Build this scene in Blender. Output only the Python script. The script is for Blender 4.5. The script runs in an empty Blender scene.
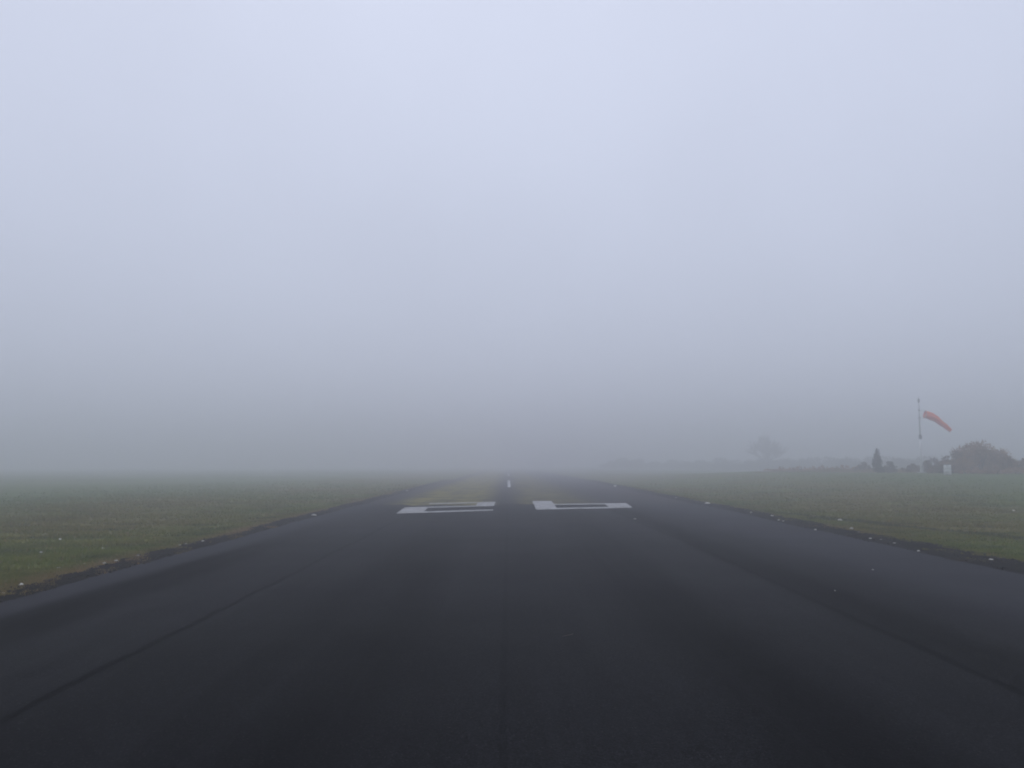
import bpy, bmesh, math, random
import numpy as np
from mathutils import Vector, Matrix, noise as mnoise

S = bpy.context.scene
COL = S.collection
R = math.radians
rng = np.random.default_rng(26)
random.seed(26)

# ------------------------------------------------------------------ camera
FX = 850.0                      # focal length in pixels of the 1024 wide frame
CAM_H = 1.65
HORIZON = 464.0
VPX = 508.0
pitch = math.atan((HORIZON - 384.0) / FX)
yaw = math.atan((512.0 - VPX) / FX)
cam = bpy.data.cameras.new("camera")
cam.sensor_fit = 'HORIZONTAL'
cam.sensor_width = 36.0
cam.lens = 36.0 * FX / 1024.0
cam.clip_start = 0.1
cam.clip_end = 3000.0
camo = bpy.data.objects.new("camera", cam)
COL.objects.link(camo)
camo.location = (0, 0, CAM_H)
camo.rotation_euler = (R(90) + pitch, 0, -yaw)
S.camera = camo
CAM_M = camo.rotation_euler.to_matrix()


def sstep(v, a, b):
    t = np.clip((v - a) / (b - a), 0.0, 1.0)
    return t * t * (3 - 2 * t)


def terrain(x, y):
    """height of the grass: flat beside the runway, rising gently towards the hedges"""
    x = np.asarray(x, float); y = np.asarray(y, float)
    z = 0.93 * sstep(x, 9.0, 32.0) * sstep(y, 24.0, 70.0) * (1 - 0.75 * sstep(y, 88.0, 140.0))
    z = z + 0.05 * np.sin(x * 0.19 + 1.3) * np.sin(y * 0.13) * sstep(np.abs(x - 0.8), 9, 18)
    return z


def ray(u, v):
    return (CAM_M @ Vector(((u - 512.0) / FX, -(v - 384.0) / FX, -1.0)))


def on_ground(u, v):
    """the spot of the ground that the reference camera sees at a picture position (used to measure the site)"""
    d = ray(u, v)
    t = 2.0
    while t < 400:
        p = Vector((0, 0, CAM_H)) + d * t
        if p.z <= float(terrain(p.x, p.y)):
            return p
        t += 0.02
    return p


def at_depth(u, dist):
    """ground spot in the column u at distance dist"""
    d = ray(u, HORIZON)
    x = d.x / d.y * dist
    return x, dist, float(terrain(x, dist))


def height_at(v, dist):
    return CAM_H + (HORIZON - v) / FX * dist

# ------------------------------------------------------------------ helpers


def tag(o, label=None, cat=None, group=None, kind=None):
    for k, v in (("label", label), ("category", cat), ("group", group), ("kind", kind)):
        if v:
            o[k] = v
    return o


def mesh_obj(name, me, mat=None, parent=None, smooth=False):
    o = bpy.data.objects.new(name, me)
    COL.objects.link(o)
    if mat:
        me.materials.append(mat)
    if parent:
        o.parent = parent
    if smooth:
        me.shade_smooth()
    return o


def from_np(name, V, F, per=3):
    """mesh from arrays of points and equal-sized faces"""
    V = np.asarray(V, np.float32); F = np.asarray(F, np.int32)
    me = bpy.data.meshes.new(name)
    me.vertices.add(len(V)); me.vertices.foreach_set("co", V.ravel())
    me.loops.add(F.size); me.loops.foreach_set("vertex_index", F.ravel())
    me.polygons.add(len(F))
    me.polygons.foreach_set("loop_start", np.arange(0, F.size, per, dtype=np.int32))
    me.polygons.foreach_set("loop_total", np.full(len(F), per, np.int32))
    me.update(calc_edges=True); me.validate()
    return me


def bm_mesh(name, bm):
    me = bpy.data.meshes.new(name)
    bmesh.ops.recalc_face_normals(bm, faces=bm.faces)
    bm.to_mesh(me); bm.free()
    return me


def empty(name, loc):
    o = bpy.data.objects.new(name, None)
    COL.objects.link(o)
    o.location = loc
    o.empty_display_size = 0.3
    return o


def copy_tree(o, parent=None):
    c = o.copy()
    COL.objects.link(c)
    if parent:
        c.parent = parent
    for ch in [k for k in COL.objects if k.parent == o]:
        copy_tree(ch, c)
    return c


def tube(bm, pts, radii, sides=8, cap=True):
    rings = []
    n = len(pts)
    pts = [Vector(p) for p in pts]
    for i, p in enumerate(pts):
        t = (pts[min(i + 1, n - 1)] - pts[max(i - 1, 0)]).normalized()
        a = Vector((0, 0, 1)) if abs(t.z) < 0.9 else Vector((1, 0, 0))
        e1 = t.cross(a).normalized(); e2 = t.cross(e1).normalized()
        rings.append([bm.verts.new(p + (e1 * math.cos(2 * math.pi * k / sides) + e2 * math.sin(2 * math.pi * k / sides)) * radii[i]) for k in range(sides)])
    for a, b in zip(rings, rings[1:]):
        for k in range(sides):
            bm.faces.new((a[k], a[(k + 1) % sides], b[(k + 1) % sides], b[k]))
    if cap:
        bm.faces.new(rings[0]); bm.faces.new(rings[-1])


def lathe(bm, prof, sides=24, cap=True):
    rings = [[bm.verts.new((r * math.cos(2 * math.pi * k / sides), r * math.sin(2 * math.pi * k / sides), z)) for k in range(sides)] for r, z in prof]
    for a, b in zip(rings, rings[1:]):
        for k in range(sides):
            bm.faces.new((a[k], a[(k + 1) % sides], b[(k + 1) % sides], b[k]))
    if cap:
        bm.faces.new(rings[0]); bm.faces.new(rings[-1])

# ------------------------------------------------------------------ materials


class NT:
    """small helper for node trees"""
    def __init__(self, name):
        self.mat = bpy.data.materials.new(name)
        self.mat.use_nodes = True
        self.t = self.mat.node_tree
        self.bsdf = self.t.nodes["Principled BSDF"]
        self.out = self.t.nodes["Material Output"]

    def n(self, kind, **kw):
        nd = self.t.nodes.new(kind)
        for k, v in kw.items():
            setattr(nd, k, v)
        return nd

    def link(self, a, b):
        self.t.links.new(a, b)

    def val(self, sock, v):
        if hasattr(v, "is_output"):
            self.link(v, sock)
        else:
            sock.default_value = v

    def math(self, op, a, b=0.0, c=0.0, clamp=False):
        nd = self.n("ShaderNodeMath", operation=op); nd.use_clamp = clamp
        for i, v in enumerate((a, b, c)):
            self.val(nd.inputs[i], v)
        return nd.outputs[0]

    def mapr(self, v, a, b, c=0.0, d=1.0, smooth=True):
        nd = self.n("ShaderNodeMapRange")
        nd.interpolation_type = 'SMOOTHSTEP' if smooth else 'LINEAR'
        self.val(nd.inputs[0], v)
        for i, x in enumerate((a, b, c, d)):
            self.val(nd.inputs[i + 1], x)
        return nd.outputs[0]

    def mix(self, f, a, b, blend='MIX'):
        nd = self.n("ShaderNodeMix", data_type='RGBA', blend_type=blend)
        nd.clamp_factor = True
        self.val(nd.inputs[0], f)
        for i, v in ((6, a), (7, b)):
            if hasattr(v, "is_output"):
                self.link(v, nd.inputs[i])
            else:
                nd.inputs[i].default_value = (*v, 1.0)
        return nd.outputs[2]

    def noise(self, scale, detail=4.0, rough=0.55, stretch=(1, 1, 1), offset=(0, 0, 0), vec=None):
        if vec is None:
            vec = self.n("ShaderNodeNewGeometry").outputs["Position"]
        m = self.n("ShaderNodeMapping")
        m.inputs["Scale"].default_value = stretch
        m.inputs["Location"].default_value = offset
        self.link(vec, m.inputs[0])
        nd = self.n("ShaderNodeTexNoise")
        nd.inputs["Scale"].default_value = scale
        nd.inputs["Detail"].default_value = detail
        nd.inputs["Roughness"].default_value = rough
        self.link(m.outputs[0], nd.inputs["Vector"])
        return nd.outputs["Fac"]

    def pos(self):
        s = self.n("ShaderNodeSeparateXYZ")
        self.link(self.n("ShaderNodeNewGeometry").outputs["Position"], s.inputs[0])
        return s.outputs

    def bump(self, h, strength, dist=0.01):
        b = self.n("ShaderNodeBump")
        b.inputs["Strength"].default_value = strength
        b.inputs["Distance"].default_value = dist
        self.link(h, b.inputs["Height"])
        self.link(b.outputs[0], self.bsdf.inputs["Normal"])

    def set(self, color=None, rough=None, spec=None):
        if color is not None:
            if hasattr(color, "is_output"):
                self.link(color, self.bsdf.inputs["Base Color"])
            else:
                self.bsdf.inputs["Base Color"].default_value = (*color, 1)
        if rough is not None:
            self.val(self.bsdf.inputs["Roughness"], rough)
        if spec is not None:
            self.val(self.bsdf.inputs["Specular IOR Level"], spec)


def line_mask(m, x, at, width, wobble):
    """1 on a lengthwise line at x = at"""
    d = m.math('ABSOLUTE', m.math('SUBTRACT', m.math('ADD', x, wobble), at))
    return m.mapr(d, width * 0.35, width, 1.0, 0.0)


def mat_tarmac():
    m = NT("tarmac")
    x, y, z = m.pos()
    fine = m.noise(80.0, 3.0, 0.6)
    grit = m.noise(24.0, 4.0, 0.7)
    cloud = m.noise(0.5, 4.0, 0.6)
    streak = m.noise(1.0, 5.0, 0.6, (0.8, 0.05, 1.0))
    streak2 = m.noise(1.0, 4.0, 0.6, (5.0, 0.09, 1.0), (7, 3, 0))
    wob = m.math('MULTIPLY', m.math('SUBTRACT', m.noise(0.35, 3.0), 0.5), 0.22)
    wobf = m.math('MULTIPLY', m.math('SUBTRACT', m.noise(4.0, 3.0), 0.5), 0.05)
    w2 = m.math('ADD', wob, wobf)
    seam = m.math('ADD', m.math('ADD',
                  line_mask(m, x, -3.25, 0.06, w2), m.math('MULTIPLY', line_mask(m, x, -0.03, 0.04, wobf), 0.45)),
                  m.math('MULTIPLY', line_mask(m, x, 3.72, 0.07, w2), 0.8), clamp=True)
    # lengthwise damp lanes: the joint on one side is bordered by a broad dark band
    band = m.math('MULTIPLY', line_mask(m, x, 4.02, 0.55, wob), 0.5)
    band2 = m.math('MULTIPLY', line_mask(m, x, 1.95, 0.75, wob), 0.5)
    band3 = m.math('MULTIPLY', line_mask(m, x, -5.0, 0.62, wob), m.math('MULTIPLY', m.mapr(y, 6.0, 9.0), m.mapr(y, 14.0, 20.0, 1.0, 0.0)))
    band4 = m.math('MULTIPLY', line_mask(m, x, -1.6, 0.9, wob), 0.3)
    dark = m.math('ADD', m.math('ADD', band, band2), m.math('ADD', band3, band4), clamp=True)
    dark = m.math('MULTIPLY', dark, m.mapr(streak, 0.3, 0.65, 0.45, 1.0))
    lightl = m.math('MULTIPLY', m.mapr(streak2, 0.48, 0.75), 0.13)
    c = m.mix(m.mapr(fine, 0.38, 0.66), (0.002, 0.0021, 0.0025), (0.021, 0.0215, 0.0255))
    c = m.mix(m.mapr(grit, 0.62, 0.8, 0, 0.8), c, (0.055, 0.055, 0.059))
    c = m.mix(m.mapr(cloud, 0.35, 0.7, 0, 0.4), c, (0.012, 0.0124, 0.0145))
    c = m.mix(m.mapr(streak, 0.35, 0.7, 0.0, 0.5), c, (0.003, 0.003, 0.0037))
    outer_sheen = m.math('MAXIMUM', m.mapr(m.math('ADD', x, wob), -5.0, -5.7), m.mapr(m.math('ADD', x, wob), 4.6, 6.2))
    c = m.mix(m.math('MULTIPLY', outer_sheen, 0.65), c, (0.030, 0.031, 0.038))  # bluish grazing sheen of the outer lanes, painted into the base colour
    spk = m.n("ShaderNodeTexVoronoi"); spk.inputs["Scale"].default_value = 55.0
    m.link(m.n("ShaderNodeNewGeometry").outputs["Position"], spk.inputs["Vector"])
    sc_ = m.n("ShaderNodeSeparateColor"); m.link(spk.outputs["Color"], sc_.inputs[0])
    speck = m.math('MULTIPLY', m.mapr(sc_.outputs[0], 0.86, 0.9), m.mapr(spk.outputs["Distance"], 0.25, 0.45, 1.0, 0.0))
    c = m.mix(m.math('MULTIPLY', speck, 0.45), c, (0.06, 0.06, 0.062))
    c = m.mix(m.math('MULTIPLY', dark, 0.95), c, (0.0015, 0.0015, 0.0018))
    c = m.mix(lightl, c, (0.036, 0.036, 0.041))
    c = m.mix(m.math('MULTIPLY', seam, 0.5), c, (0.001, 0.001, 0.0012))
    rough = m.math('ADD', m.mapr(cloud, 0.3, 0.7, 0.68, 0.78), m.math('MULTIPLY', dark, 0.16))
    rough = m.math('ADD', rough, m.math('MULTIPLY', seam, 0.1))
    h = m.math('ADD', m.math('MULTIPLY', fine, 0.6), m.math('SUBTRACT', grit, m.math('MULTIPLY', seam, 0.5)))
    m.bump(h, 0.55, 0.006)
    m.set(c, rough, 0.015)
    return m.mat


def mat_old_runway():
    m = NT("weathered_runway")
    x, y, z = m.pos()
    fine = m.noise(40.0, 3.0, 0.6)
    cloud = m.noise(0.6, 5.0, 0.65)
    streak = m.noise(1.0, 5.0, 0.65, (2.2, 0.10, 1.0), (2, 5, 0))
    wob = m.math('MULTIPLY', m.math('SUBTRACT', m.noise(0.5, 4.0), 0.5), 0.6)
    xw = m.math('ADD', x, wob)
    c = m.mix(m.mapr(fine, 0.3, 0.7), (0.012, 0.011, 0.0135), (0.030, 0.027, 0.031))
    # moss in the lanes that nobody drives on
    left = m.math('MULTIPLY', m.mapr(xw, -5.4, -3.9), m.mapr(xw, -1.7, -0.1, 1.0, 0.0))
    right = m.math('MULTIPLY', m.mapr(xw, -0.2, 1.2), m.mapr(xw, 2.2, 4.6, 1.0, 0.0))
    moss = m.math('ADD', left, m.math('MULTIPLY', right, 0.6), clamp=True)
    moss = m.math('MULTIPLY', moss, m.mapr(m.math('ADD', cloud, m.math('MULTIPLY', m.math('SUBTRACT', streak, 0.5), 0.8)), 0.28, 0.60, 0.25, 1.0))
    c = m.mix(m.math('MULTIPLY', moss, 0.82), c, m.mix(m.mapr(cloud, 0.35, 0.65), (0.110, 0.108, 0.018), (0.220, 0.185, 0.045)))
    edge = m.math('ADD', m.mapr(xw, 4.6, 7.5), m.mapr(xw, -6.0, -5.0, 1.0, 0.0), clamp=True)
    c = m.mix(m.math('MULTIPLY', edge, 0.5), c, (0.036, 0.026, 0.028))
    m.bump(fine, 0.5, 0.006)
    m.set(c, 0.8, 0.03)
    return m.mat


def mat_paint(amount=0.62, seed=0.0, gray=0.36):
    """worn white road paint over tarmac"""
    m = NT("worn_white_paint")
    wear = m.noise(2.4, 6.0, 0.72, (1.6, 0.7, 1), (seed, seed * 2, 0))
    tyre = m.noise(1.0, 4.0, 0.6, (3.2, 0.12, 1.0), (seed * 3, 1, 0))
    fine = m.noise(60.0, 3.0, 0.6)
    mixed = m.math('ADD', m.math('MULTIPLY', wear, 0.55), m.math('ADD', m.math('MULTIPLY', fine, 0.2), m.math('MULTIPLY', tyre, 0.25)))
    f = m.mapr(mixed, 0.60 - amount * 0.25, 0.78 - amount * 0.25)
    c = m.mix(m.math('MULTIPLY', f, 0.85), (gray, gray, gray * 1.03), (0.035, 0.035, 0.038))
    c = m.mix(m.mapr(m.noise(0.8, 4.0), 0.4, 0.7, 0, 0.4), c, (gray * 0.6, gray * 0.6, gray * 0.55))
    band = m.noise(1.0, 3.0, 0.6, (0.4, 2.6, 1.0), (seed, 9, 0))
    c = m.mix(m.mapr(band, 0.42, 0.62, 0, 0.5), c, (gray * 0.5, gray * 0.52, gray * 0.5))
    m.bump(fine, 0.3, 0.003)
    m.set(c, 0.7, 0.1)
    return m.mat


def grass_color(m):
    x, y, z = m.pos()
    big = m.noise(0.10, 4.0, 0.6)
    mid = m.noise(0.45, 5.0, 0.65, offset=(9, 2, 0))
    small = m.noise(1.3, 5.0, 0.65, (0.5, 1.3, 1), (1, 8, 0))
    c = m.mix(m.mapr(mid, 0.32, 0.68), (0.060, 0.104, 0.009), (0.170, 0.195, 0.022))
    c = m.mix(m.mapr(big, 0.40, 0.60, 0, 0.85), c, (0.165, 0.125, 0.026))
    c = m.mix(m.mapr(small, 0.45, 0.75, 0, 0.75), c, (0.230, 0.225, 0.040))
    c = m.mix(m.mapr(small, 0.32, 0.47, 0.8, 0.0), c, (0.016, 0.024, 0.004))
    # far from the runway the sward is a cooler green
    far = m.math('MAXIMUM', m.mapr(x, -13.0, -24.0), m.mapr(x, 17.0, 28.0))
    c = m.mix(m.math('MULTIPLY', far, 0.6), c, (0.070, 0.152, 0.028))
    # darker wheel track across the grass
    t = m.math('ABSOLUTE', m.math('ADD', m.math('SUBTRACT', x, m.math('MULTIPLY_ADD', y, -0.23, 16.1)), m.math('MULTIPLY', m.math('SUBTRACT', mid, 0.5), 1.6)))
    tr = m.math('MULTIPLY', m.mapr(t, 0.15, 0.6, 1.0, 0.0), m.math('MULTIPLY', m.mapr(y, 13.0, 19.0), m.mapr(y, 27.0, 33.0, 1.0, 0.0)))
    c = m.mix(m.math('MULTIPLY', tr, 0.75), c, (0.016, 0.022, 0.006))
    # bleached dead blades along the soil
    return c, x, y, small


def mat_ground():
    m = NT("turf")
    c, x, y, small = grass_color(m)
    f = m.noise(22.0, 4.0, 0.7)
    c = m.mix(m.mapr(f, 0.35, 0.65, 0.6, 0.15), c, (0.020, 0.022, 0.006))
    m.bump(m.math('ADD', f, small), 0.8, 0.04)
    m.set(c, 0.95, 0.1)
    return m.mat


def mat_blades():
    m = NT("grass_blades")
    c, x, y, small = grass_color(m)
    a = m.n("ShaderNodeAttribute", attribute_name="tint")
    s = m.n("ShaderNodeSeparateColor"); m.link(a.outputs["Color"], s.inputs[0])
    c = m.mix(s.outputs[0], c, (0.310, 0.190, 0.105))       # dead straw
    c = m.mix(m.math('MULTIPLY', s.outputs[1], 0.45), c, (0.080, 0.120, 0.016))
    m.set(c, 0.75, 0.12)
    tr = m.n("ShaderNodeBsdfTranslucent"); m.link(c, tr.inputs["Color"])
    mxs = m.n("ShaderNodeMixShader"); mxs.inputs[0].default_value = 0.42
    m.link(m.bsdf.outputs[0], mxs.inputs[1]); m.link(tr.outputs[0], mxs.inputs[2])
    m.link(mxs.outputs[0], m.out.inputs["Surface"])
    return m.mat


def mat_soil():
    m = NT("dark_soil")
    f = m.noise(14.0, 5.0, 0.7)
    g = m.noise(55.0, 3.0, 0.6)
    mid = m.noise(1.3, 4.0, 0.6)
    c = m.mix(m.mapr(f, 0.3, 0.7), (0.003, 0.0028, 0.0025), (0.013, 0.0115, 0.0095))
    c = m.mix(m.mapr(g, 0.62, 0.75, 0, 0.5), c, (0.055, 0.048, 0.040))
    c = m.mix(m.mapr(mid, 0.5, 0.7, 0, 0.6), c, (0.028, 0.019, 0.010))
    m.bump(m.math('ADD', f, m.math('MULTIPLY', g, 0.6)), 1.0, 0.03)
    m.set(c, 0.95, 0.02)
    return m.mat


def mat_plain(name, a, b, scale=6.0, rough=0.7, spec=0.3, bump=0.0, metal=0.0, leafy=0.0):
    m = NT(name)
    tc = m.n("ShaderNodeTexCoord").outputs["Object"]
    f = m.noise(scale, 5.0, 0.65, vec=tc)
    m.set(m.mix(m.mapr(f, 0.35, 0.68), a, b), rough, spec)
    m.bsdf.inputs["Metallic"].default_value = metal
    if bump:
        m.bump(f, bump, 0.01)
    if leafy:
        tr = m.n("ShaderNodeBsdfTranslucent")
        m.link(m.bsdf.inputs["Base Color"].links[0].from_socket, tr.inputs["Color"])
        mxs = m.n("ShaderNodeMixShader"); mxs.inputs[0].default_value = leafy
        m.link(m.bsdf.outputs[0], mxs.inputs[1]); m.link(tr.outputs[0], mxs.inputs[2])
        m.link(mxs.outputs[0], m.out.inputs["Surface"])
    return m.mat


TARMAC = mat_tarmac()
OLD = mat_old_runway()
TURF = mat_ground()
BLADES = mat_blades()
SOIL = mat_soil()
STONE = mat_plain("pale_stone", (0.52, 0.50, 0.45), (0.78, 0.76, 0.71), 30.0, 0.8, 0.3, 0.4)
CRUMB = mat_plain("dark_crumb", (0.004, 0.004, 0.004), (0.03, 0.027, 0.023), 3.0, 0.9, 0.2, 0.3)
POLE = mat_plain("white_pole_paint", (0.82, 0.83, 0.83), (0.90, 0.91, 0.91), 1.5, 0.45, 0.5)
STEEL = mat_plain("galvanised_steel", (0.46, 0.47, 0.47), (0.60, 0.61, 0.61), 4.0, 0.5, 0.5)
DARKSTEEL = mat_plain("dark_fitting", (0.20, 0.20, 0.205), (0.28, 0.28, 0.285), 8.0, 0.6, 0.4)
DRUM = mat_plain("white_drum_paint", (0.58, 0.60, 0.56), (0.78, 0.79, 0.75), 5.0, 0.5, 0.4)
DRUMRIM = mat_plain("grey_drum_rim", (0.25, 0.26, 0.26), (0.36, 0.37, 0.37), 7.0, 0.6, 0.4)
BARK = mat_plain("bark", (0.030, 0.024, 0.019), (0.065, 0.052, 0.042), 9.0, 0.9, 0.15, 0.5)
TWIG = mat_plain("bare_twigs", (0.095, 0.066, 0.042), (0.190, 0.130, 0.082), 1.2, 0.9, 0.1, leafy=0.5)
BRAMBLE = mat_plain("autumn_bramble", (0.180, 0.105, 0.050), (0.380, 0.225, 0.110), 1.1, 0.9, 0.1, leafy=0.55)
HEDGE = mat_plain("hedge_leaf", (0.050, 0.046, 0.024), (0.110, 0.088, 0.046), 0.9, 0.85, 0.1, leafy=0.35)
CONIFER = mat_plain("conifer_needles", (0.012, 0.017, 0.010), (0.028, 0.038, 0.018), 1.4, 0.85, 0.15)
BRACKEN = mat_plain("dead_bracken", (0.26, 0.14, 0.08), (0.44, 0.27, 0.17), 1.6, 0.9, 0.1, leafy=0.45)


def mat_sock():
    m = NT("orange_windsock_cloth")
    f = m.noise(2.5, 4.0, 0.6)
    tc = m.n("ShaderNodeTexCoord").outputs["Object"]
    w = m.noise(7.0, 3.0, 0.6, (1, 1, 1), vec=tc)
    m.set(m.mix(m.mapr(f, 0.35, 0.7), (0.90, 0.085, 0.008), (0.94, 0.15, 0.018)), 0.75, 0.2)
    m.bump(w, 0.35, 0.02)
    return m.mat


SOCK = mat_sock()

# ------------------------------------------------------------------ ground and runway
LX, RX = -6.05, 7.70            # edges of the tarmac


def grid_axis(lo, hi, near_lo, near_hi, step, far_n):
    a = np.linspace(lo, near_lo, far_n, endpoint=False)
    b = np.arange(near_lo, near_hi, step)
    c = np.linspace(near_hi, hi, far_n)
    return np.concatenate([a, b, c])


def sheet(name, xs, ys, zf, mat, xf=None, yf=None):
    X, Y = np.meshgrid(xs, ys)
    if yf is not None:
        Y = yf(X, Y)
    if xf is not None:
        X = xf(X, Y)
    V = np.stack([X, Y, zf(X, Y)], -1).reshape(-1, 3)
    nx, ny = len(xs), len(ys)
    i = (np.arange(ny - 1)[:, None] * nx + np.arange(nx - 1)[None, :]).ravel()
    F = np.stack([i, i + 1, i + nx + 1, i + nx], -1)
    o = mesh_obj(name, from_np(name, V, F, 4), mat, smooth=True)
    return tag(o, kind='structure')


sheet("ground", grid_axis(-650, 650, -60, 90, 2.0, 14), grid_axis(-120, 800, -10, 160, 2.0, 12),
      lambda X, Y: terrain(X, Y) - 0.035, TURF)


def wob1(y, seed, amp):
    return amp * (np.sin(y * 1.7 + seed) * 0.5 + np.sin(y * 0.63 + seed * 2.1) * 0.8 + np.sin(y * 4.9 + seed * 3.7) * 0.35 + np.sin(y * 9.3 + seed) * 0.2)


ys_new = np.arange(-30, 34.3, 0.1)
fr_new = np.linspace(0, 1, 90)
END_Y = 34.2
sheet("runway", fr_new, ys_new, lambda X, Y: 0.0 * X + 0.006,
      TARMAC, lambda X, Y: (LX + wob1(Y, 1.0, 0.035)) * (1 - X) + (RX + wob1(Y, 4.0, 0.04) + 0.25 * sstep(Y, 22, 34)) * X,
      lambda X, Y: Y + sstep(Y, 30, 34.3) * (0.9 * np.sin(X * 9 + 1) * np.sin(X * 23) + 0.4 * np.sin(X * 61) + 1.4 * X))
# the older surface carries on behind the joint
sheet("old_runway", np.linspace(0, 1, 15), np.concatenate([np.arange(31.6, 90, 0.4), np.linspace(90, 700, 40)]), lambda X, Y: 0.0 * X,
      OLD, lambda X, Y: (-5.95 + wob1(Y * 0.5, 2.0, 0.10)) * (1 - X) + (8.35 + wob1(Y * 0.5, 6.0, 0.12)) * X)


def vnoise(x, y, s):
    return np.array([mnoise.noise(Vector((a * s, b * s, 0.3))) for a, b in zip(np.ravel(x), np.ravel(y))]).reshape(np.shape(x))


def verge(name, x_in, x_out, ys):
    """dark crumbly soil between tarmac and turf"""
    xs = np.linspace(0, 1, 13)

    def zf(X, Y):
        n = vnoise(X, Y, 3.2) * 0.5 + vnoise(X, Y, 11.0) * 0.35
        f = np.clip((X - x_in) / (x_out - x_in), 0, 1)
        arch = np.sin(np.pi * np.clip(f, 0, 1)) * 0.022
        return terrain(X, Y) * (np.abs(X) > 9) - 0.012 + arch + n * 0.028 * np.clip(np.sin(np.pi * f) * 2, 0.15, 1)

    return sheet(name, xs, ys, zf, SOIL, lambda X, Y: (x_in * (1 - X) + x_out * X) + wob1(Y, 3.0 + x_in, 0.05) * X)


ys_v = np.concatenate([np.arange(4, 45, 0.12), np.arange(45, 90, 0.6)])
verge("soil_verge", LX + 0.18, LX - 0.75, ys_v)
verge("soil_verge", RX - 0.2, RX + 1.25, ys_v)

# loose dark crumbs of tarmac and earth on both verges
base = bmesh.new(); bmesh.ops.create_icosphere(base, subdivisions=1, radius=1.0)
ico_v = np.array([v.co[:] for v in base.verts]); ico_f = np.array([[v.index for v in f.verts] for f in base.faces]); base.free()


def crumbs(n, x0, x1, y0, y1, mat, smin, smax, z):
    ys = y0 * (y1 / y0) ** rng.random(n)
    xs = x0 + (x1 - x0) * rng.random(n)
    s = smin * (smax / smin) ** (rng.random(n) ** 2)
    zs = z + s * 0.3
    V = ico_v[None] * (s[:, None, None] * (0.6 + 0.8 * rng.random((n, len(ico_v), 1)))) * np.array([1, 1, 0.7])
    V = V + np.stack([xs, ys, zs], -1)[:, None, :]
    F = ico_f[None] + (np.arange(n) * len(ico_v))[:, None, None]
    return V.reshape(-1, 3), F.reshape(-1, 3)


VV, FF, off = [], [], 0
for a in ((1500, LX + 0.02, LX - 0.62, 6, 45), (1900, RX - 0.02, RX + 1.05, 6, 45)):
    v, f = crumbs(*a, None, 0.005, 0.026, 0.008)
    VV.append(v); FF.append(f + off); off += len(v)
g = mesh_obj("gravel", from_np("gravel", np.concatenate(VV), np.concatenate(FF)), CRUMB)
tag(g, "dark crumbs of tarmac and earth strewn along both soil verges", None, None, 'stuff')

# ------------------------------------------------------------------ grass blades


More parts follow.
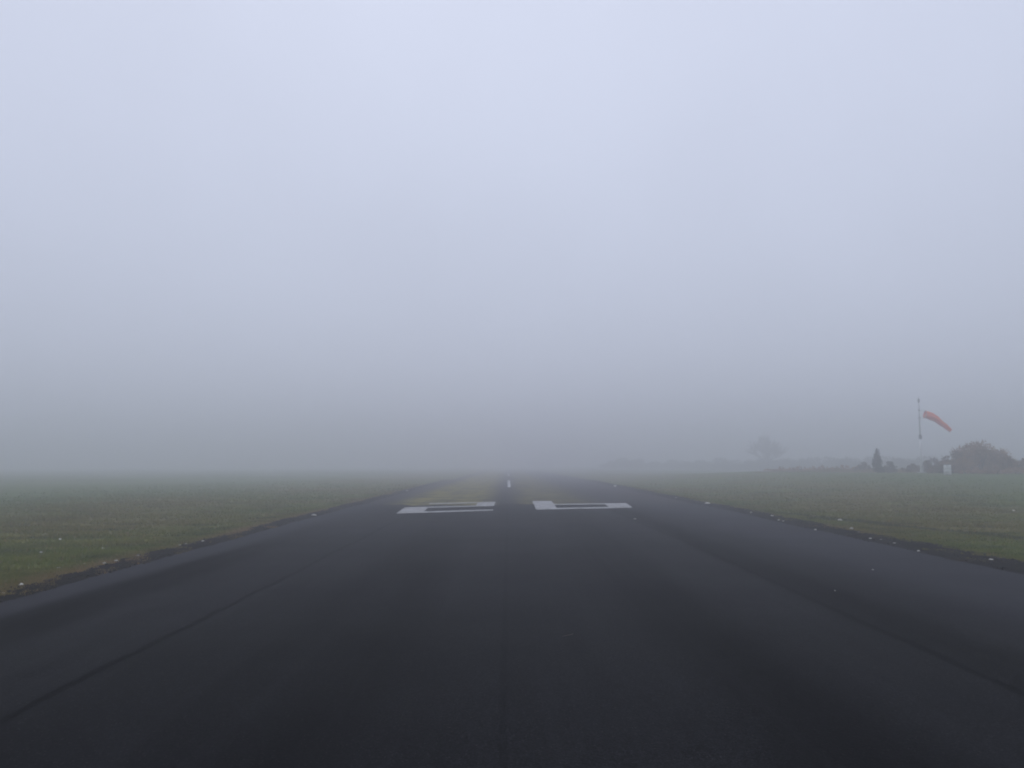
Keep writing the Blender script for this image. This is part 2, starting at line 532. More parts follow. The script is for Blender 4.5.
def blades():
    X, Y, H, DEAD, W = [], [], [], [], []

    def patch(n, xi, xo, y0, y1, power=1.0):
        y = 1 / (1 / y0 + (1 / y1 - 1 / y0) * rng.random(n))          # denser towards the viewer
        x = xi + (xo - xi) * rng.random(n) ** power
        X.append(x); Y.append(y)
        return x, y
    for side, edge in ((-1, LX - 0.50), (1, RX + 0.80)):
        for n, reach, y0, y1, pw in ((175000, 24.0, 8.5, 95.0, 1.0), (26000, 0.9, 8.5, 70.0, 1.0), (22000, -0.50, 8.5, 60.0, 1.0)):
            x, y = patch(n, edge, edge + side * reach, y0, y1, pw)
    X = np.concatenate(X); Y = np.concatenate(Y)
    n = len(X)
    # thin out against the soil so that the edge is ragged
    d = np.where(X < 0, (LX - 0.50) - X, X - (RX + 0.80))
    edge_n = np.sin(Y * 1.9 + X) * 0.10 + np.sin(Y * 0.7) * 0.14 + np.sin(Y * 5.3) * 0.07 + np.sin(Y * 11.1 + 2 * X) * 0.05
    keep = d + edge_n > 0.10 * rng.random(n) + 0.02
    # stray tufts in the soil
    keep |= (rng.random(n) < 0.22) & (np.sin(Y * 3.1 + X * 7) * np.sin(Y * 0.9) > 0.15)
    # keep to what could be looked at from near the photograph's position
    keep &= np.abs(X) < Y * 0.62 + 7.0
    # the blades thin out with distance
    keep &= rng.random(n) > sstep(Y, 30.0, 95.0)
    mott = np.sin(X * 0.8 + 2 * np.sin(Y * 0.5)) * np.sin(Y * 1.7 + 1.5 * np.sin(X * 0.37))
    keep &= rng.random(n) < 0.75 + 0.5 * mott
    far_side = np.where(X < 0, -X - 18.0, X - 20.0) / 12.0
    keep &= rng.random(n) > np.clip(far_side, 0, 1)
    X, Y, d = X[keep], Y[keep], d[keep]
    n = len(X)
    pn = np.sin(X * 0.9 + 1.1 * np.sin(Y * 0.31)) * np.sin(Y * 0.47 + X * 0.33) * 0.5 + 0.5
    hb = 0.022 + 0.03 * pn + 0.03 * rng.random(n) ** 3
    straw = np.clip(1 - d / 0.65, 0, 1) * (0.55 + 0.45 * (np.sin(Y * 0.83 + 2.2) * 0.5 + 0.5)) * np.where(X < 0, 1.0, 0.55)
    dead = np.clip(straw + (rng.random(n) < 0.10) * 0.7 * rng.random(n) + (rng.random(n) - 0.5) * 0.25, 0, 1)
    green = rng.random(n)
    K = 4
    ang = rng.random((n, K)) * 2 * math.pi
    lean = 0.25 + 0.9 * rng.random((n, K))
    hh = hb[:, None] * (0.6 + 0.7 * rng.random((n, K)))
    w = (0.006 + 0.0055 * rng.random((n, K))) * (0.7 + 0.04 * Y[:, None])
    bx = X[:, None] + (rng.random((n, K)) - 0.5) * 0.07
    by = Y[:, None] + (rng.random((n, K)) - 0.5) * 0.07
    bz = terrain(bx, by) - 0.037
    ca, sa = np.cos(ang), np.sin(ang)
    p0 = np.stack([bx - sa * w, by + ca * w, bz], -1)
    p1 = np.stack([bx + sa * w, by - ca * w, bz], -1)
    p2 = np.stack([bx + ca * hh * lean, by + sa * hh * lean, bz + hh + 0.008], -1)
    V = np.stack([p0, p1, p2], 2).reshape(-1, 3)
    F = np.arange(len(V)).reshape(-1, 3)
    me = from_np("grass", V, F)
    att = me.color_attributes.new("tint", 'FLOAT_COLOR', 'POINT')
    col = np.zeros((len(V), 4), np.float32)
    col[:, 0] = np.repeat(dead, K * 3); col[:, 1] = np.repeat(green, K * 3); col[:, 3] = 1
    att.data.foreach_set("color", col.ravel())
    o = mesh_obj("grass", me, BLADES)
    tag(o, "short winter grass with yellowed patches on both sides of the runway", None, None, 'stuff')


blades()

# ------------------------------------------------------------------ painted markings


def marking(name, corners, strokes, mat, z=0.011):
    """strokes are rectangles in the digit's own width and length (0..1), laid between four measured corners"""
    P = [on_ground(*c) for c in corners]        # near-left, near-right, far-right, far-left
    bm = bmesh.new()
    for s0, t0, s1, t1 in strokes:
        n = max(1, int((s1 - s0) * 10)); k = max(1, int((t1 - t0) * 14))
        gv = {}
        for i in range(n + 1):
            for j in range(k + 1):
                s = s0 + (s1 - s0) * i / n; t = t0 + (t1 - t0) * j / k
                p = (P[0] * (1 - s) + P[1] * s) * (1 - t) + (P[3] * (1 - s) + P[2] * s) * t
                e = Vector((mnoise.noise(Vector((p.x * 3, p.y * 3, 1))), mnoise.noise(Vector((p.x * 3, p.y * 3, 7))), 0)) * 0.035
                gv[i, j] = bm.verts.new((p.x + e.x, p.y + e.y, z))
        for i in range(n):
            for j in range(k):
                bm.faces.new((gv[i, j], gv[i + 1, j], gv[i + 1, j + 1], gv[i, j + 1]))
    bmesh.ops.remove_doubles(bm, verts=bm.verts, dist=0.004)
    return mesh_obj(name, bm_mesh(name, bm), mat)


PAINT = mat_paint(0.5, 0.0, 0.36)
PAINT2 = mat_paint(0.5, 3.7, 0.38)
LINEP = mat_paint(0.35, 8.0, 0.5)
two = marking("painted_number", [(396, 513.9), (492.5, 510.9), (495.2, 502.0), (410, 503.9)],
              [(0, 0, 1, .115), (0, .115, .26, .47), (0, .47, 1, .575), (.79, .575, 1, .885), (.22, .885, 1, 1)], PAINT)
tag(two, "large worn white digit 2 painted on the tarmac, bars open at opposite ends", "painted number", "runway number painted at the joint of the surfaces")
six = marking("painted_number", [(536.3, 509.9), (632.7, 507.9), (622, 500.5), (532.2, 501.3)],
              [(0, 0, 1, .13), (0, .13, .21, 1), (.21, .46, 1, .58), (.755, .13, 1, .46)], PAINT2)
tag(six, "large worn white digit 6 painted on the tarmac, without its far bar", "painted number", "runway number painted at the joint of the surfaces")


def dash(y0, y1, x, w, label):
    bm = bmesh.new()
    n = 40
    prev = None
    for i in range(n + 1):
        y = y0 + (y1 - y0) * i / n
        e = mnoise.noise(Vector((1, y * 2, 0))) * 0.02
        cur = (bm.verts.new((x - w / 2 + e, y, 0.005)), bm.verts.new((x + w / 2 + e, y, 0.005)))
        if prev:
            bm.faces.new((prev[0], prev[1], cur[1], cur[0]))
        prev = cur
    o = mesh_obj("centre_line_dash", bm_mesh("centre_line_dash", bm), LINEP)
    tag(o, label, "road marking", "white dashes along the runway's middle")


dash(61, 87, 0.08, 0.22, "nearer white dash of the centre line, just beyond the painted numbers")
dash(116, 152, 0.10, 0.26, "farther white dash of the centre line, almost lost in the fog")

# ------------------------------------------------------------------ stones


def stone_mesh(seed):
    bm = bmesh.new()
    bmesh.ops.create_icosphere(bm, subdivisions=3, radius=1.0)
    for v in bm.verts:
        q = v.co.normalized()
        k = 1 + 0.34 * mnoise.noise(q * 1.3 + Vector((seed, 0, 0))) + 0.12 * mnoise.noise(q * 4 + Vector((0, seed, 0)))
        v.co = Vector((q.x * k * 1.15, q.y * k * 0.85, max(q.z * k * 0.62, -0.3)))
    return bm_mesh("stone", bm)


stones_m = [stone_mesh(s) for s in (1.7, 5.2, 9.9)]
for sm in stones_m:
    sm.materials.append(STONE); sm.shade_smooth()
DULL = mat_plain("dull_stone", (0.30, 0.29, 0.26), (0.55, 0.53, 0.48), 25.0, 0.85, 0.1, 0.4)
dull_m = []
for sm in stones_m:
    k = sm.copy(); k.materials.clear(); k.materials.append(DULL); dull_m.append(k)
GL = "pale stones along the runway edges"
LEFT = "small pale stone on the dark soil edge of the left side of the runway"
RIGHT = "small pale stone on the dark soil edge of the right side of the runway"
SPOTS = [
    (3.5, 593.3, 3.0, "pale stone at the very left border of the photo, low on the dark soil"),
    (21.3, 585.4, 4.6, "large white stone where dead straw meets the soil, leftmost big one"),
    (58.4, 568.6, 2.6, "pale stone lying in the bleached dead grass by the left soil edge"),
    (84.4, 564.0, 2.8, LEFT), (98, 567.5, 2.4, LEFT),
    (104.5, 563.8, 4.4, "biggest white stone amid the cluster on the left soil edge"),
    (116, 561, 3.2, LEFT), (138, 555.7, 2.6, LEFT), (180, 545.2, 2.6, LEFT), (186, 544.2, 2.6, LEFT), (203, 541.8, 3.6, LEFT),
    (314, 515.8, 4.2, "bright flat stone alone at the tarmac edge, left of the painted 2"),
    (41, 553, 2.6, "small pale stone in the left grass, lower of three scattered specks"),
    (102.6, 549, 2.6, "small pale stone in the left grass, nearest the soil of three scattered specks"),
    (60, 540, 2.8, "small pale stone in the left grass, farthest from the runway of three specks"),
    (707.4, 503.9, 4.6, "large bright stone at the tarmac edge nearest to the painted 6"),
    (615, 486.5, 3.2, "lone pale stone on the old runway margin in fog beyond the painted 6"),
    (407, 491, 2.6, "faint pale stone on the left old runway margin in fog beyond the painted 2"),
    (676, 498.0, 2.4, RIGHT), (751, 512.8, 2.4, RIGHT), (772, 516.2, 2.8, RIGHT), (778.6, 520.6, 2.8, RIGHT), (783, 521.4, 2.4, RIGHT),
    (815.5, 530.4, 2.8, RIGHT),
    (840, 520.6, 3.4, "bright small stone out in the green grass on the windsock side"),
    (851.5, 529, 3.6, "largest of the stones midway along the right soil edge, beside the turf"),
    (859, 532.5, 2.4, RIGHT), (870.5, 538.7, 2.8, RIGHT), (881, 540, 2.6, RIGHT), (894.8, 543.6, 2.8, RIGHT), (918.5, 551, 2.8, RIGHT),
    (991.3, 560.5, 4.0, "white stone on the right soil edge closest to the photo's right border"),
    (1013.7, 511.2, 2.8, "tiny pale stone far out in the grass below the brown thicket"),
    (873, 570.5, 1.9, "small pale stone lying out on the tarmac near its right edge"),
    (835, 591.5, 1.8, "small pale stone on open tarmac between the right seam and edge"),
    (635, 519.5, 2.2, "tiny pale stone on the tarmac just before the painted 6"),
]
for i, (u, v, px, lab) in enumerate(SPOTS):
    p = on_ground(u, v)
    dist = p.length
    r = px * 0.47 / FX * dist
    o = bpy.data.objects.new("stone", (stones_m if px >= 2.8 else dull_m)[i % 3])
    COL.objects.link(o)
    zb = 0.006 if LX < p.x < RX else float(terrain(p.x, p.y)) * (abs(p.x) > 8.9) - 0.008
    if lab.find("grass") > 0 and "border" not in lab:
        zb += 0.012
    o.location = (p.x, p.y, zb + r * 0.34)
    o.scale = (r, r, r)
    o.rotation_euler = (0, 0, i * 1.7)
    tag(o, lab, "stone", GL)

# a curled twig on the tarmac
p = on_ground(568, 637)
bm = bmesh.new()
tube(bm, [(-0.055, -0.03, 0.004), (-0.02, -0.008, 0.006), (0.02, 0.006, 0.010), (0.045, 0.03, 0.014), (0.05, 0.05, 0.012)], [0.0016, 0.002, 0.0022, 0.002, 0.0014], 6)
tw = mesh_obj("twig", bm_mesh("twig", bm), mat_plain("pale_twig", (0.14, 0.12, 0.10), (0.24, 0.21, 0.18), 20, 0.8), smooth=True)
tw.location = (p.x, p.y, 0.006)
tag(tw, "short bent pale twig lying on the open dark tarmac", "twig")

# ------------------------------------------------------------------ windsock
D_SOCK = 70.0
x, y, z0 = at_depth(921.5, D_SOCK)
base_p = Vector((x, y, z0))
ws = empty("windsock", base_p)
tag(ws, "faded orange windsock drooping from a tall white pole in the grass", "windsock")
H_TOP = height_at(398.0, D_SOCK) - z0
H_J = height_at(436.0, D_SOCK) - z0
bm = bmesh.new()
tube(bm, [(0, 0, -0.05), (0, 0, H_J * 0.5), (0, 0, H_J)], [0.14, 0.12, 0.085], 14)
mesh_obj("lower_pole", bm_mesh("lower_pole", bm), POLE, ws, True)
bm = bmesh.new()
tube(bm, [(0, 0, H_J - 0.25), (0, 0, (H_TOP + H_J) / 2), (0, 0, H_TOP - 0.35)], [0.06, 0.05, 0.042], 12)
mesh_obj("mast", bm_mesh("mast", bm), STEEL, ws, True)
bm = bmesh.new()
tube(bm, [(0, 0, H_J - 0.28), (0, 0, H_J + 0.10)], [0.095, 0.095], 12)
for s in (-1, 1):
    bmesh.ops.create_cube(bm, size=1.0, matrix=Matrix.Translation((0.095 * s, 0, H_J - 0.09)) @ Matrix.Diagonal((0.025, 0.13, 0.26, 1)))
mesh_obj("hinge_bracket", bm_mesh("hinge_bracket", bm), DARKSTEEL, ws)
bm = bmesh.new()
tube(bm, [(0, 0, H_TOP - 0.38), (0, 0, H_TOP - 0.30), (0, 0, H_TOP - 0.12), (0, 0, H_TOP - 0.04)], [0.05, 0.085, 0.085, 0.05], 12)
tube(bm, [(0, 0, H_TOP - 0.04), (0, 0, H_TOP + 0.14)], [0.014, 0.010], 6)
mesh_obj("top_lamp", bm_mesh("top_lamp", bm), DARKSTEEL, ws, True)
bm = bmesh.new()
bmesh.ops.create_cube(bm, size=1.0, matrix=Matrix.Translation((0, 0, 0.02)) @ Matrix.Diagonal((0.5, 0.5, 0.06, 1)))
mesh_obj("foot_plate", bm_mesh("foot_plate", bm), STEEL, ws)


def in_sock_plane(u, v):
    """windsock-local point in the upright plane through the pole"""
    return Vector(((u - 921.5 + 3.2 * (473 - v) / 75.0) / FX * D_SOCK, 0.0, height_at(v, D_SOCK) - z0))


axis = [(924.6, 414.3), (929, 415.6), (934, 418.0), (939, 421.2), (944, 425.0), (948.5, 428.6), (951.2, 430.6)]
wid = [7.4, 7.4, 6.6, 5.6, 4.7, 3.9, 3.4]
pts = [in_sock_plane(*a) for a in axis]
swing = Vector((0, 1, 0))
pts = [p + swing * (0.10 * i / 6.0) for i, p in enumerate(pts)]
# smooth resample
def resample(P, W, n):
    out, ow = [], []
    m = len(P) - 1
    for k in range(n + 1):
        t = k / n * m; i = min(int(t), m - 1); f = t - i
        a, b, c, d = P[max(i - 1, 0)], P[i], P[i + 1], P[min(i + 2, m)]
        out.append(0.5 * ((2 * b) + (c - a) * f + (2 * a - 5 * b + 4 * c - d) * f * f + (3 * b - a - 3 * c + d) * f ** 3))
        ow.append(W[i] * (1 - f) + W[i + 1] * f)
    return out, ow


P2, W2 = resample(pts, wid, 26)
bm = bmesh.new()
SID = 22
rings = []
for i, (q, w) in enumerate(zip(P2, W2)):
    t = (P2[min(i + 1, 26)] - P2[max(i - 1, 0)]).normalized()
    e1 = Vector((0, 1, 0)); e2 = t.cross(e1).normalized()
    r = w / 2 / FX * D_SOCK
    rg = []
    for k in range(SID):
        a = 2 * math.pi * k / SID
        crump = 1 + (0.10 * math.sin(5 * a + i * 0.55) + 0.06 * math.sin(3 * a - i * 0.9)) * min(1, i / 6.0)
        rg.append(bm.verts.new(q + (e1 * math.cos(a) * 0.85 + e2 * math.sin(a)) * r * crump))
    rings.append(rg)
for a, b in zip(rings, rings[1:]):
    for k in range(SID):
        bm.faces.new((a[k], a[(k + 1) % SID], b[(k + 1) % SID], b[k]))
me = bm_mesh("sock", bm)
so = mesh_obj("sock", me, SOCK, ws, True)
sol = so.modifiers.new("thickness", 'SOLIDIFY'); sol.thickness = 0.006
# mouth hoop and the two arms that hold it
bm = bmesh.new()
q, w = P2[0], W2[0]
t = (P2[1] - P2[0]).normalized(); e1 = Vector((0, 1, 0)); e2 = t.cross(e1).normalized(); r = w / 2 / FX * D_SOCK
hoop = [q + (e1 * math.cos(2 * math.pi * k / 24) * 0.85 + e2 * math.sin(2 * math.pi * k / 24)) * (r + 0.012) for k in range(25)]
tube(bm, hoop, [0.016] * 25, 6, False)
up = max(hoop, key=lambda v: v.z); dn = min(hoop, key=lambda v: v.z)
for e in (up, dn):
    tube(bm, [Vector((0, 0, e.z + 0.02)), e], [0.022, 0.016], 6)
mesh_obj("hoop_frame", bm_mesh("hoop_frame", bm), STEEL, ws, True)
for hh in (up.z + 0.02, dn.z + 0.02):
    bm = bmesh.new()
    tube(bm, [(0, 0, hh - 0.05), (0, 0, hh + 0.05)], [0.075, 0.075], 12)
    mesh_obj("swivel_collar", bm_mesh("swivel_collar", bm), DARKSTEEL, ws, True)

# ------------------------------------------------------------------ white drum
x, y, z0 = at_depth(947.2, 61.8)
dr = empty("drum", (x, y, z0 - 0.03))
tag(dr, "white ribbed steel drum standing in the grass between windsock and brown thicket", "drum")
hd = 0.76; rd = 0.245
bm = bmesh.new()
prof = [(rd * 0.97, 0.0), (rd, 0.02)]
for zc in (hd * 0.34, hd * 0.66):
    prof += [(rd, zc - 0.03), (rd + 0.018, zc - 0.012), (rd + 0.018, zc + 0.012), (rd, zc + 0.03)]
prof += [(rd, hd - 0.05), (rd * 0.985, hd - 0.045)]
lathe(bm, prof, 32)
mesh_obj("drum_body", bm_mesh("drum_body", bm), DRUM, dr, True)
bm = bmesh.new()
lathe(bm, [(rd + 0.004, hd - 0.05), (rd + 0.014, hd - 0.02), (rd + 0.004, hd), (rd - 0.03, hd), (rd - 0.04, hd - 0.02), (0.01, hd - 0.018)], 32)
mesh_obj("lid", bm_mesh("lid", bm), DRUMRIM, dr, True)
bm = bmesh.new()
lathe(bm, [(rd + 0.003, 0.0), (rd + 0.013, 0.015), (rd + 0.003, 0.035)], 32, False)
mesh_obj("bottom_rim", bm_mesh("bottom_rim", bm), DRUMRIM, dr, True)

# ------------------------------------------------------------------ bushes and trees


def leaf_cloud(name, clumps, n, size, spikes=0, flat=0.5, seed=0):
    """many small leaf faces in uneven clumps; clumps: (cx, cy, cz, rx, ry, rz); spikes: bare shoots on the outside"""
    r = np.random.default_rng(seed)
    vol = np.array([c[3] * c[4] * c[5] for c in clumps]) ** 0.75
    pick = r.choice(len(clumps), n, p=vol / vol.sum())
    C = np.array(clumps)[pick]
    d = r.normal(size=(n, 3)); d /= np.linalg.norm(d, axis=1)[:, None]
    rad = r.random(n) ** 0.42 * (0.82 + 0.36 * r.random(n))
    P = C[:, :3] + d * rad[:, None] * C[:, 3:]
    P[:, 2] = np.maximum(P[:, 2], 0.02 + 0.1 * r.random(n))
    a = r.normal(size=(n, 3)); a /= np.linalg.norm(a, axis=1)[:, None]
    b = np.cross(a, r.normal(size=(n, 3))); b /= np.linalg.norm(b, axis=1)[:, None]
    s = size * (0.5 + r.random(n))[:, None]
    V = np.stack([P - a * s, P - b * s * flat, P + a * s, P + b * s * flat], 1).reshape(-1, 3)
    T1 = np.arange(n * 4).reshape(-1, 4)
    F = np.concatenate([T1[:, [0, 1, 2]], T1[:, [0, 2, 3]]])
    if spikes:
        pk = r.choice(len(clumps), spikes, p=vol / vol.sum())
        C = np.array(clumps)[pk]
        d = r.normal(size=(spikes, 3)); d[:, 2] = np.abs(d[:, 2]) + 0.25; d /= np.linalg.norm(d, axis=1)[:, None]
        p0 = C[:, :3] + d * C[:, 3:] * 0.6
        ln = (0.45 + 0.5 * r.random(spikes))[:, None]
        p1 = C[:, :3] + d * C[:, 3:] * (0.95 + 0.4 * r.random(spikes))[:, None] + np.array([0, 0, 0.12]) * ln
        sd = np.cross(d, r.normal(size=(spikes, 3))); sd /= np.linalg.norm(sd, axis=1)[:, None]
        w = 0.022
        o = len(V)
        V = np.concatenate([V, np.stack([p0 - sd * w, p0 + sd * w, p1], 1).reshape(-1, 3)])
        F = np.concatenate([F, o + np.arange(spikes * 3).reshape(-1, 3)])
    return from_np(name, V, F)


def stems_mesh(name, n, h, spread, r0, seed):
    r = random.Random(seed)
    bm = bmesh.new()
    for i in range(n):
        a = r.random() * 6.28; q = r.random() * spread
        x0, y0 = math.cos(a) * q * 0.35, math.sin(a) * q * 0.35
        x1, y1 = math.cos(a) * q, math.sin(a) * q
        hh = h * (0.6 + 0.4 * r.random())
        tube(bm, [(x0, y0, -0.05), ((x0 + x1) / 2 + r.uniform(-.1, .1), (y0 + y1) / 2, hh * 0.5), (x1, y1, hh)], [r0, r0 * 0.7, r0 * 0.3], 5)
    return bm_mesh(name, bm)


def bush(u, dist, top_v, width_px, mat, label, cat, group, seed, leaf=0.10, n=1500, spikes=200, nclump=9, name="bush", squat=0.0, depth=1.0, peak=0.0):
    x, y, z0 = at_depth(u, dist)
    h = max(0.5, height_at(top_v, dist) - z0)
    w = width_px / FX * dist
    r = random.Random(seed)
    root = empty(name, (x, y, z0 - 0.03))
    tag(root, label, cat, group)
    cl = []
    for i in range(nclump * 2):
        fx = r.uniform(-1, 1)
        env = (1 - min(1.2, abs(fx - peak)) ** 1.6 * 0.72)
        cr = h * r.uniform(0.12, 0.24)
        cz = max(0.12, env * r.uniform(0.25, 0.86)) * h
        cl.append((fx * (w / 2 - cr * 0.7), r.uniform(-1, 1) * depth * w * 0.25, cz, cr * r.uniform(0.9, 1.5), cr * 1.2, cr))
    cl.append((peak * w * 0.25, 0, h * 0.78, h * 0.30, h * 0.26, h * 0.20))
    cl.append((0, 0, h * 0.20, w * 0.42, w * 0.3 * depth, h * 0.22))
    mesh_obj("crown", leaf_cloud("crown", cl, n, leaf, spikes, 0.55, seed), mat, root)
    mesh_obj("stem", stems_mesh("stem", 7, h * 0.7, w * 0.36, 0.05, seed), BARK, root)
    return root


# -- brown thicket behind the drum: several bushes, each its own thing
TH = "brown bushes of the thicket behind the drum"
bush(977, 67.0, 441.5, 62, BRAMBLE, "tallest rounded brown bush of the thicket behind the white drum", "bush", TH, 17, 0.07, 9000, 900, 34, peak=0.05)
bush(1003, 68.7, 449, 40, BRAMBLE, "sloping brown bush behind the right flank of the tallest bush", "bush", TH, 12, 0.10, 3000, 300, 11, peak=-0.5)
bush(953, 67.5, 450.0, 48, TWIG, "twiggy grey brown bush standing close behind the white drum", "bush", TH, 13, 0.085, 2200, 420, 10, peak=0.4)
bush(934, 74, 457.0, 44, TWIG, "low grey twiggy bush between the windsock pole and the drum", "bush", TH, 14, 0.085, 1500, 300, 9)
bush(1026, 66.1, 457.5, 46, BRAMBLE, "low brown bush cut off by the right border of the photo", "bush", TH, 15, 0.10, 2600, 320, 11)
bush(995, 64.5, 464.0, 66, BRACKEN, "low reddish dead bracken in front of the tallest brown bush", "bush", TH, 16, 0.075, 1700, 350, 12, depth=0.5)

# -- dark conifer and its neighbours
x, y, z0 = at_depth(877.5, 73.0)
hc = height_at(448.5, 73.0) - z0
cf = empty("conifer", (x, y, z0 - 0.03))
tag(cf, "small dark pointed conifer, darkest shrub between the bare tree and windsock", "conifer")
cl = []
r = random.Random(5)
for i in range(44):
    f = (i + r.random()) / 44
    wr = 0.40 * (1 - f) ** 0.4 * (0.6 + 0.7 * r.random())
    a = r.random() * 6.28
    cl.append((math.cos(a) * wr * 0.7, math.sin(a) * wr * 0.7, hc * (0.06 + 0.86 * f), 0.22 * (1 - f) + 0.08, 0.22 * (1 - f) + 0.08, 0.26 - 0.06 * f))
mesh_obj("crown", leaf_cloud("crown", cl, 3800, 0.06, 260, 0.4, 5), CONIFER, cf)
bm = bmesh.new(); tube(bm, [(0, 0, -0.05), (0.01, 0, hc * 0.5), (0, 0, hc * 0.95)], [0.07, 0.045, 0.012], 8)
mesh_obj("trunk", bm_mesh("trunk", bm), BARK, cf, True)
LOW = "low bushes along the hedge near the windsock"
bush(889.5, 75.7, 460.5, 15, HEDGE, "small dark round bush beside the pointed conifer, towards the windsock", "bush", LOW, 21, 0.08, 900, 120, 7)
bush(864, 84.0, 461.5, 20, TWIG, "small dark bush beside the pointed conifer, away from the windsock", "bush", LOW, 22, 0.08, 800, 120, 7)
bush(913, 76.6, 463.0, 24, TWIG, "low grey bush directly behind the foot of the windsock pole", "bush", LOW, 23, 0.08, 1000, 200, 8)

# -- reddish dead bracken before the hedge
bush(1008, 66, 454.0, 36, BRAMBLE, "brown bush on the right slope of the thicket, lower than the tallest bush", "bush", TH, 71, 0.085, 2200, 320, 11, peak=-0.4)
bush(941, 70, 459.0, 30, BRAMBLE, "low brown scrub left of the white drum, sloping down to the windsock", "bush", TH, 72, 0.08, 1400, 260, 9, peak=0.6)
BR = "patches of reddish dead bracken before the hedge"
for i, (u, d, tv, w) in enumerate([(780, 97, 468.0, 34), (799, 92, 465.5, 40), (822, 90, 464.5, 36), (842, 88, 464.5, 34), (859, 86, 465.0, 26)]):
    bush(u, d, tv, w, BRACKEN, "low reddish patch of dead bracken in fog before the hedge", "bracken", BR, 40 + i, 0.075, 700, 260, 9, name="bracken", depth=0.6)

# -- tall dead grass along the far margin of the mown field
def tall_grass():
    n = 9000
    f = rng.random(n)
    u = 752 + 318 * f ** 0.75
    d = 91 - 27 * f + rng.normal(size=n) * 2.2
    X = (u - VPX) / FX * d; Y = d
    clump = np.sin(X * 1.3) * np.sin(X * 0.41 + Y * 0.7) * 0.5 + 0.5
    h = (0.16 + 0.42 * clump * rng.random(n)) * np.clip((u - 745) / 90, 0.25, 1)
    K = 4
    a = rng.random((n, K)) * 6.28
    bx = X[:, None] + rng.normal(size=(n, K)) * 0.10; by = Y[:, None] + rng.normal(size=(n, K)) * 0.10
    hh = h[:, None] * (0.6 + 0.6 * rng.random((n, K)))
    bz = terrain(bx, by) - 0.04
    w = 0.018
    ca, sa = np.cos(a), np.sin(a)
    V = np.stack([np.stack([bx - sa * w, by + ca * w, bz], -1), np.stack([bx + sa * w, by - ca * w, bz], -1),
                  np.stack([bx + ca * hh * 0.35, by + sa * hh * 0.35, bz + hh], -1)], 2).reshape(-1, 3)
    o = mesh_obj("tall_grass", from_np("tall_grass", V, np.arange(len(V)).reshape(-1, 3)),
                 mat_plain("dead_tall_grass", (0.150, 0.125, 0.045), (0.300, 0.210, 0.105), 0.5, 0.9, 0.1, leafy=0.45))
    tag(o, "tall dead grass along the far margin of the mown field", None, None, 'stuff')


tall_grass()

# -- the hedgerow that fades into the fog: bushes of a few shapes, copied
HG = "bushes of the long hedgerow fading into the fog"
HL = "grey hedgerow bush fading into the fog behind the grass"


def hedge_proto(seed, name="hedge_bush"):
    root = empty(name, (0, 0, 0))
    tag(root, HL, "bush", HG)
    r = random.Random(seed)
    cl = []
    for i in range(24):
        fx = r.uniform(-1, 1)
        cr = r.uniform(0.45, 0.75)
        cr *= r.uniform(0.6, 1.0)
        cl.append((fx * 3.0, r.uniform(-0.7, 0.7), r.uniform(0.3, 1.5 - 0.45 * abs(fx)), cr * 1.3, cr, cr * r.uniform(0.6, 1.0)))
    cl.append((0, 0, 0.5, 3.2, 0.9, 0.6))
    mesh_obj("crown", leaf_cloud("crown", cl, 2600, 0.10, 700, 0.55, seed), HEDGE, root)
    mesh_obj("stem", stems_mesh("stem", 9, 1.4, 2.4, 0.05, seed), BARK, root)
    return root


protos = [hedge_proto(s) for s in (61, 62, 63)]
hedge = [  # column, distance, top row
    (612, 235, 457.5), (624, 231, 455.8), (638, 227, 456.5), (654, 222, 458.0), (670, 218, 457.8), (686, 213, 457.0), (702, 208, 457.4),
    (718, 203, 456.3), (734, 198, 455.8), (750, 194, 456.2), (766, 189, 455.2), (783, 184, 455.6), (799, 179, 454.2), (816, 174, 453.4),
    (833, 169, 453.0), (850, 164, 452.2), (868, 158, 452.8), (887, 152, 452.0), (906, 147, 452.8), (926, 141, 454.2), (946, 144, 455.0), (1012, 142, 453.8), (1032, 142, 453.0)]
for i, (u, d, tv) in enumerate(hedge):
    if i < 3:
        o = protos[i]
    else:
        o = protos[i % 3]
        c = o.copy(); COL.objects.link(c)
        for ch in [k for k in COL.objects if k.parent == o]:
            k2 = ch.copy(); COL.objects.link(k2); k2.parent = c
        o = c
    x, y, z0 = at_depth(u, d)
    h = height_at(tv, d) - z0
    o.location = (x, y + random.uniform(-1, 1), z0 - 0.05)
    s = h / 2.05
    s *= random.uniform(0.9, 1.06)
    o.scale = (s * random.uniform(0.75, 1.1), s, s)
    o.rotation_euler = (0, 0, random.choice((0, math.pi)) + random.uniform(-.25, .25))
protos[1]["label"] = "hedgerow bush at the faint far end, forming its last rounded hump"
protos[1]["group"] = HG

# -- bare tree above the hedge


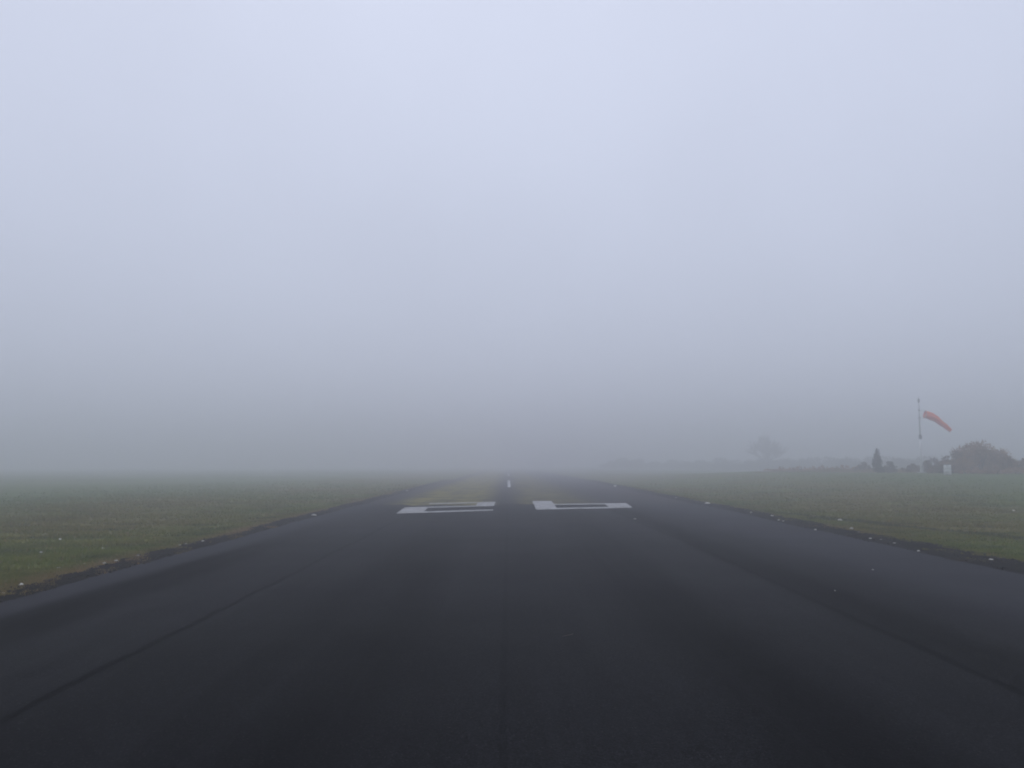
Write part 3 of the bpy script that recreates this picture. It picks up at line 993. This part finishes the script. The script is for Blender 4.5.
def bare_tree(u, dist, top_v, width_px, label, seed):
    x, y, z0 = at_depth(u, dist)
    h = height_at(top_v, dist) - z0
    w = width_px / FX * dist
    root = empty("bare_tree", (x, y, z0 - 0.05))
    tag(root, label, "tree")
    r = random.Random(seed)
    tr = bmesh.new(); tips = []
    tube(tr, [(0, 0, -0.05), (0.03, 0, h * 0.16), (0.0, 0.02, h * 0.30)], [0.20, 0.16, 0.13], 9)

    def grow(p, d, ln, rad, lev):
        n = 4
        pts = [p]; q = p.copy(); dd = d.copy()
        for i in range(n):
            dd = (dd + Vector((r.uniform(-.22, .22), r.uniform(-.22, .22), r.uniform(-.06, .14)))).normalized()
            q = q + dd * ln / n
            pts.append(q.copy())
        tube(tr, pts, [rad * (1 - 0.6 * i / n) for i in range(n + 1)], 5 if lev > 1 else 6, False)
        if lev < 3:
            for k in range(4 if lev else 5):
                b = pts[r.randint(1, n)]
                nd = (dd + Vector((r.uniform(-1, 1), r.uniform(-1, 1), r.uniform(-0.2, 0.7))) * 0.95).normalized()
                grow(b.copy(), nd, ln * r.uniform(0.5, 0.78), rad * 0.45, lev + 1)
        tips.extend(pts[1:])
    for k in range(7):
        a = k / 7 * 6.28 + r.uniform(-.3, .3)
        grow(Vector((0, 0, h * r.uniform(0.2, 0.3))), Vector((math.cos(a) * 0.8, math.sin(a) * 0.8, r.uniform(0.15, 1.1))).normalized(), h * 0.36, 0.07, 0)
    mesh_obj("trunk", bm_mesh("trunk", tr), BARK, root)
    # fine twigs in the crown
    g = np.random.default_rng(seed)
    T = np.array([t[:] for t in tips])
    T = T[(np.abs(T[:, 0]) < w * 0.52) & (T[:, 2] < h * 0.98)]
    n = 12000
    p0 = T[g.integers(0, len(T), n)] + g.normal(size=(n, 3)) * 0.10
    d = p0 - np.array([0, 0, h * 0.35]); d /= np.linalg.norm(d, axis=1)[:, None]
    d += g.normal(size=(n, 3)) * 0.6
    d /= np.linalg.norm(d, axis=1)[:, None]
    p1 = p0 + d * (0.25 + 0.35 * g.random((n, 1)))
    p1[:, 2] = np.minimum(p1[:, 2], h)
    sd = np.cross(d, g.normal(size=(n, 3))); sd /= np.linalg.norm(sd, axis=1)[:, None]
    V = np.stack([p0 - sd * 0.02, p0 + sd * 0.02, p1], 1).reshape(-1, 3)
    mesh_obj("crown", from_np("crown", V, np.arange(n * 3).reshape(-1, 3)), TWIG, root)
    return root


bare_tree(768.5, 180, 434.5, 44, "wide bare round-headed tree rising faintly above the hedgerow in the fog", 8)

# ------------------------------------------------------------------ fog
bm = bmesh.new()
bmesh.ops.create_cube(bm, size=1.0)
HAZE_TOP = 14.0
for v in bm.verts:
    v.co = Vector((v.co.x * 1340, v.co.y * 960 + 340, (v.co.z + 0.5) * (HAZE_TOP + 1.2) - 1.2))
hz = bpy.data.meshes.new("haze"); bm.to_mesh(hz); bm.free()
hzm = bpy.data.materials.new("fog"); hzm.use_nodes = True
t = hzm.node_tree
t.nodes.clear()
out = t.nodes.new("ShaderNodeOutputMaterial")
pv = t.nodes.new("ShaderNodeVolumePrincipled")
pv.inputs["Color"].default_value = (0.915, 0.925, 0.955, 1)
pv.inputs["Density"].default_value = 0.0128
pv.inputs["Anisotropy"].default_value = 0.76
t.links.new(pv.outputs[0], out.inputs["Volume"])
ho = mesh_obj("haze", hz, hzm)
tag(ho, "pale grey fog lying over the whole airfield", None, None, 'stuff')

# ------------------------------------------------------------------ light
SUN_EL, SUN_AZ = R(64), R(-12)      # behind the overcast, ahead of the viewer
w = bpy.data.worlds.new("World")
S.world = w
w.use_nodes = True
t = w.node_tree
bg = t.nodes["Background"]
sky = t.nodes.new("ShaderNodeTexSky"); sky.sky_type = 'NISHITA'
sky.sun_disc = False
sky.sun_elevation = SUN_EL; sky.sun_rotation = SUN_AZ
sky.dust_density = 4.0; sky.air_density = 1.0
tc = t.nodes.new("ShaderNodeTexCoord")
sep = t.nodes.new("ShaderNodeSeparateXYZ"); t.links.new(tc.outputs["Generated"], sep.inputs[0])
mr = t.nodes.new("ShaderNodeMapRange"); mr.interpolation_type = 'SMOOTHSTEP'
t.links.new(sep.outputs[2], mr.inputs[0]); mr.inputs[1].default_value = -0.05; mr.inputs[2].default_value = 0.62
grad = t.nodes.new("ShaderNodeMix"); grad.data_type = 'RGBA'
t.links.new(mr.outputs[0], grad.inputs[0])
grad.inputs[6].default_value = (5.6, 6.1, 7.5, 1)          # cloud low on the horizon
grad.inputs[7].default_value = (6.65, 7.15, 8.75, 1)          # cloud overhead
mx = t.nodes.new("ShaderNodeMix"); mx.data_type = 'RGBA'
mx.inputs[0].default_value = 0.93
t.links.new(sky.outputs[0], mx.inputs[6]); t.links.new(grad.outputs[2], mx.inputs[7])
cn = t.nodes.new("ShaderNodeTexNoise"); cn.inputs["Scale"].default_value = 1.6; cn.inputs["Detail"].default_value = 3.0
t.links.new(tc.outputs["Generated"], cn.inputs["Vector"])
cr = t.nodes.new("ShaderNodeMapRange"); t.links.new(cn.outputs["Fac"], cr.inputs[0])
cr.inputs[1].default_value = 0.3; cr.inputs[2].default_value = 0.7; cr.inputs[3].default_value = 0.93; cr.inputs[4].default_value = 1.07
cl_ = t.nodes.new("ShaderNodeVectorMath"); cl_.operation = 'SCALE'
t.links.new(mx.outputs[2], cl_.inputs[0]); t.links.new(cr.outputs[0], cl_.inputs["Scale"])
t.links.new(cl_.outputs[0], bg.inputs["Color"])
bg.inputs["Strength"].default_value = 0.1

sun = bpy.data.lights.new("sun", 'SUN')
sun.energy = 0.6; sun.angle = R(25); sun.color = (1.0, 0.96, 0.9)
suno = bpy.data.objects.new("sun", sun); COL.objects.link(suno)
sd = Vector((math.sin(SUN_AZ) * math.cos(SUN_EL), math.cos(SUN_AZ) * math.cos(SUN_EL), math.sin(SUN_EL)))
suno.rotation_euler = (-sd).to_track_quat('-Z', 'Y').to_euler()

# ------------------------------------------------------------------ render settings
S.render.engine = 'CYCLES'
S.view_settings.view_transform = 'Standard'
S.view_settings.look = 'None'
S.view_settings.exposure = 0.0
S.view_settings.gamma = 1.0
S.cycles.volume_bounces = 6
S.cycles.max_bounces = 8
S.cycles.use_denoising = True
S.cycles.filter_width = 1.9
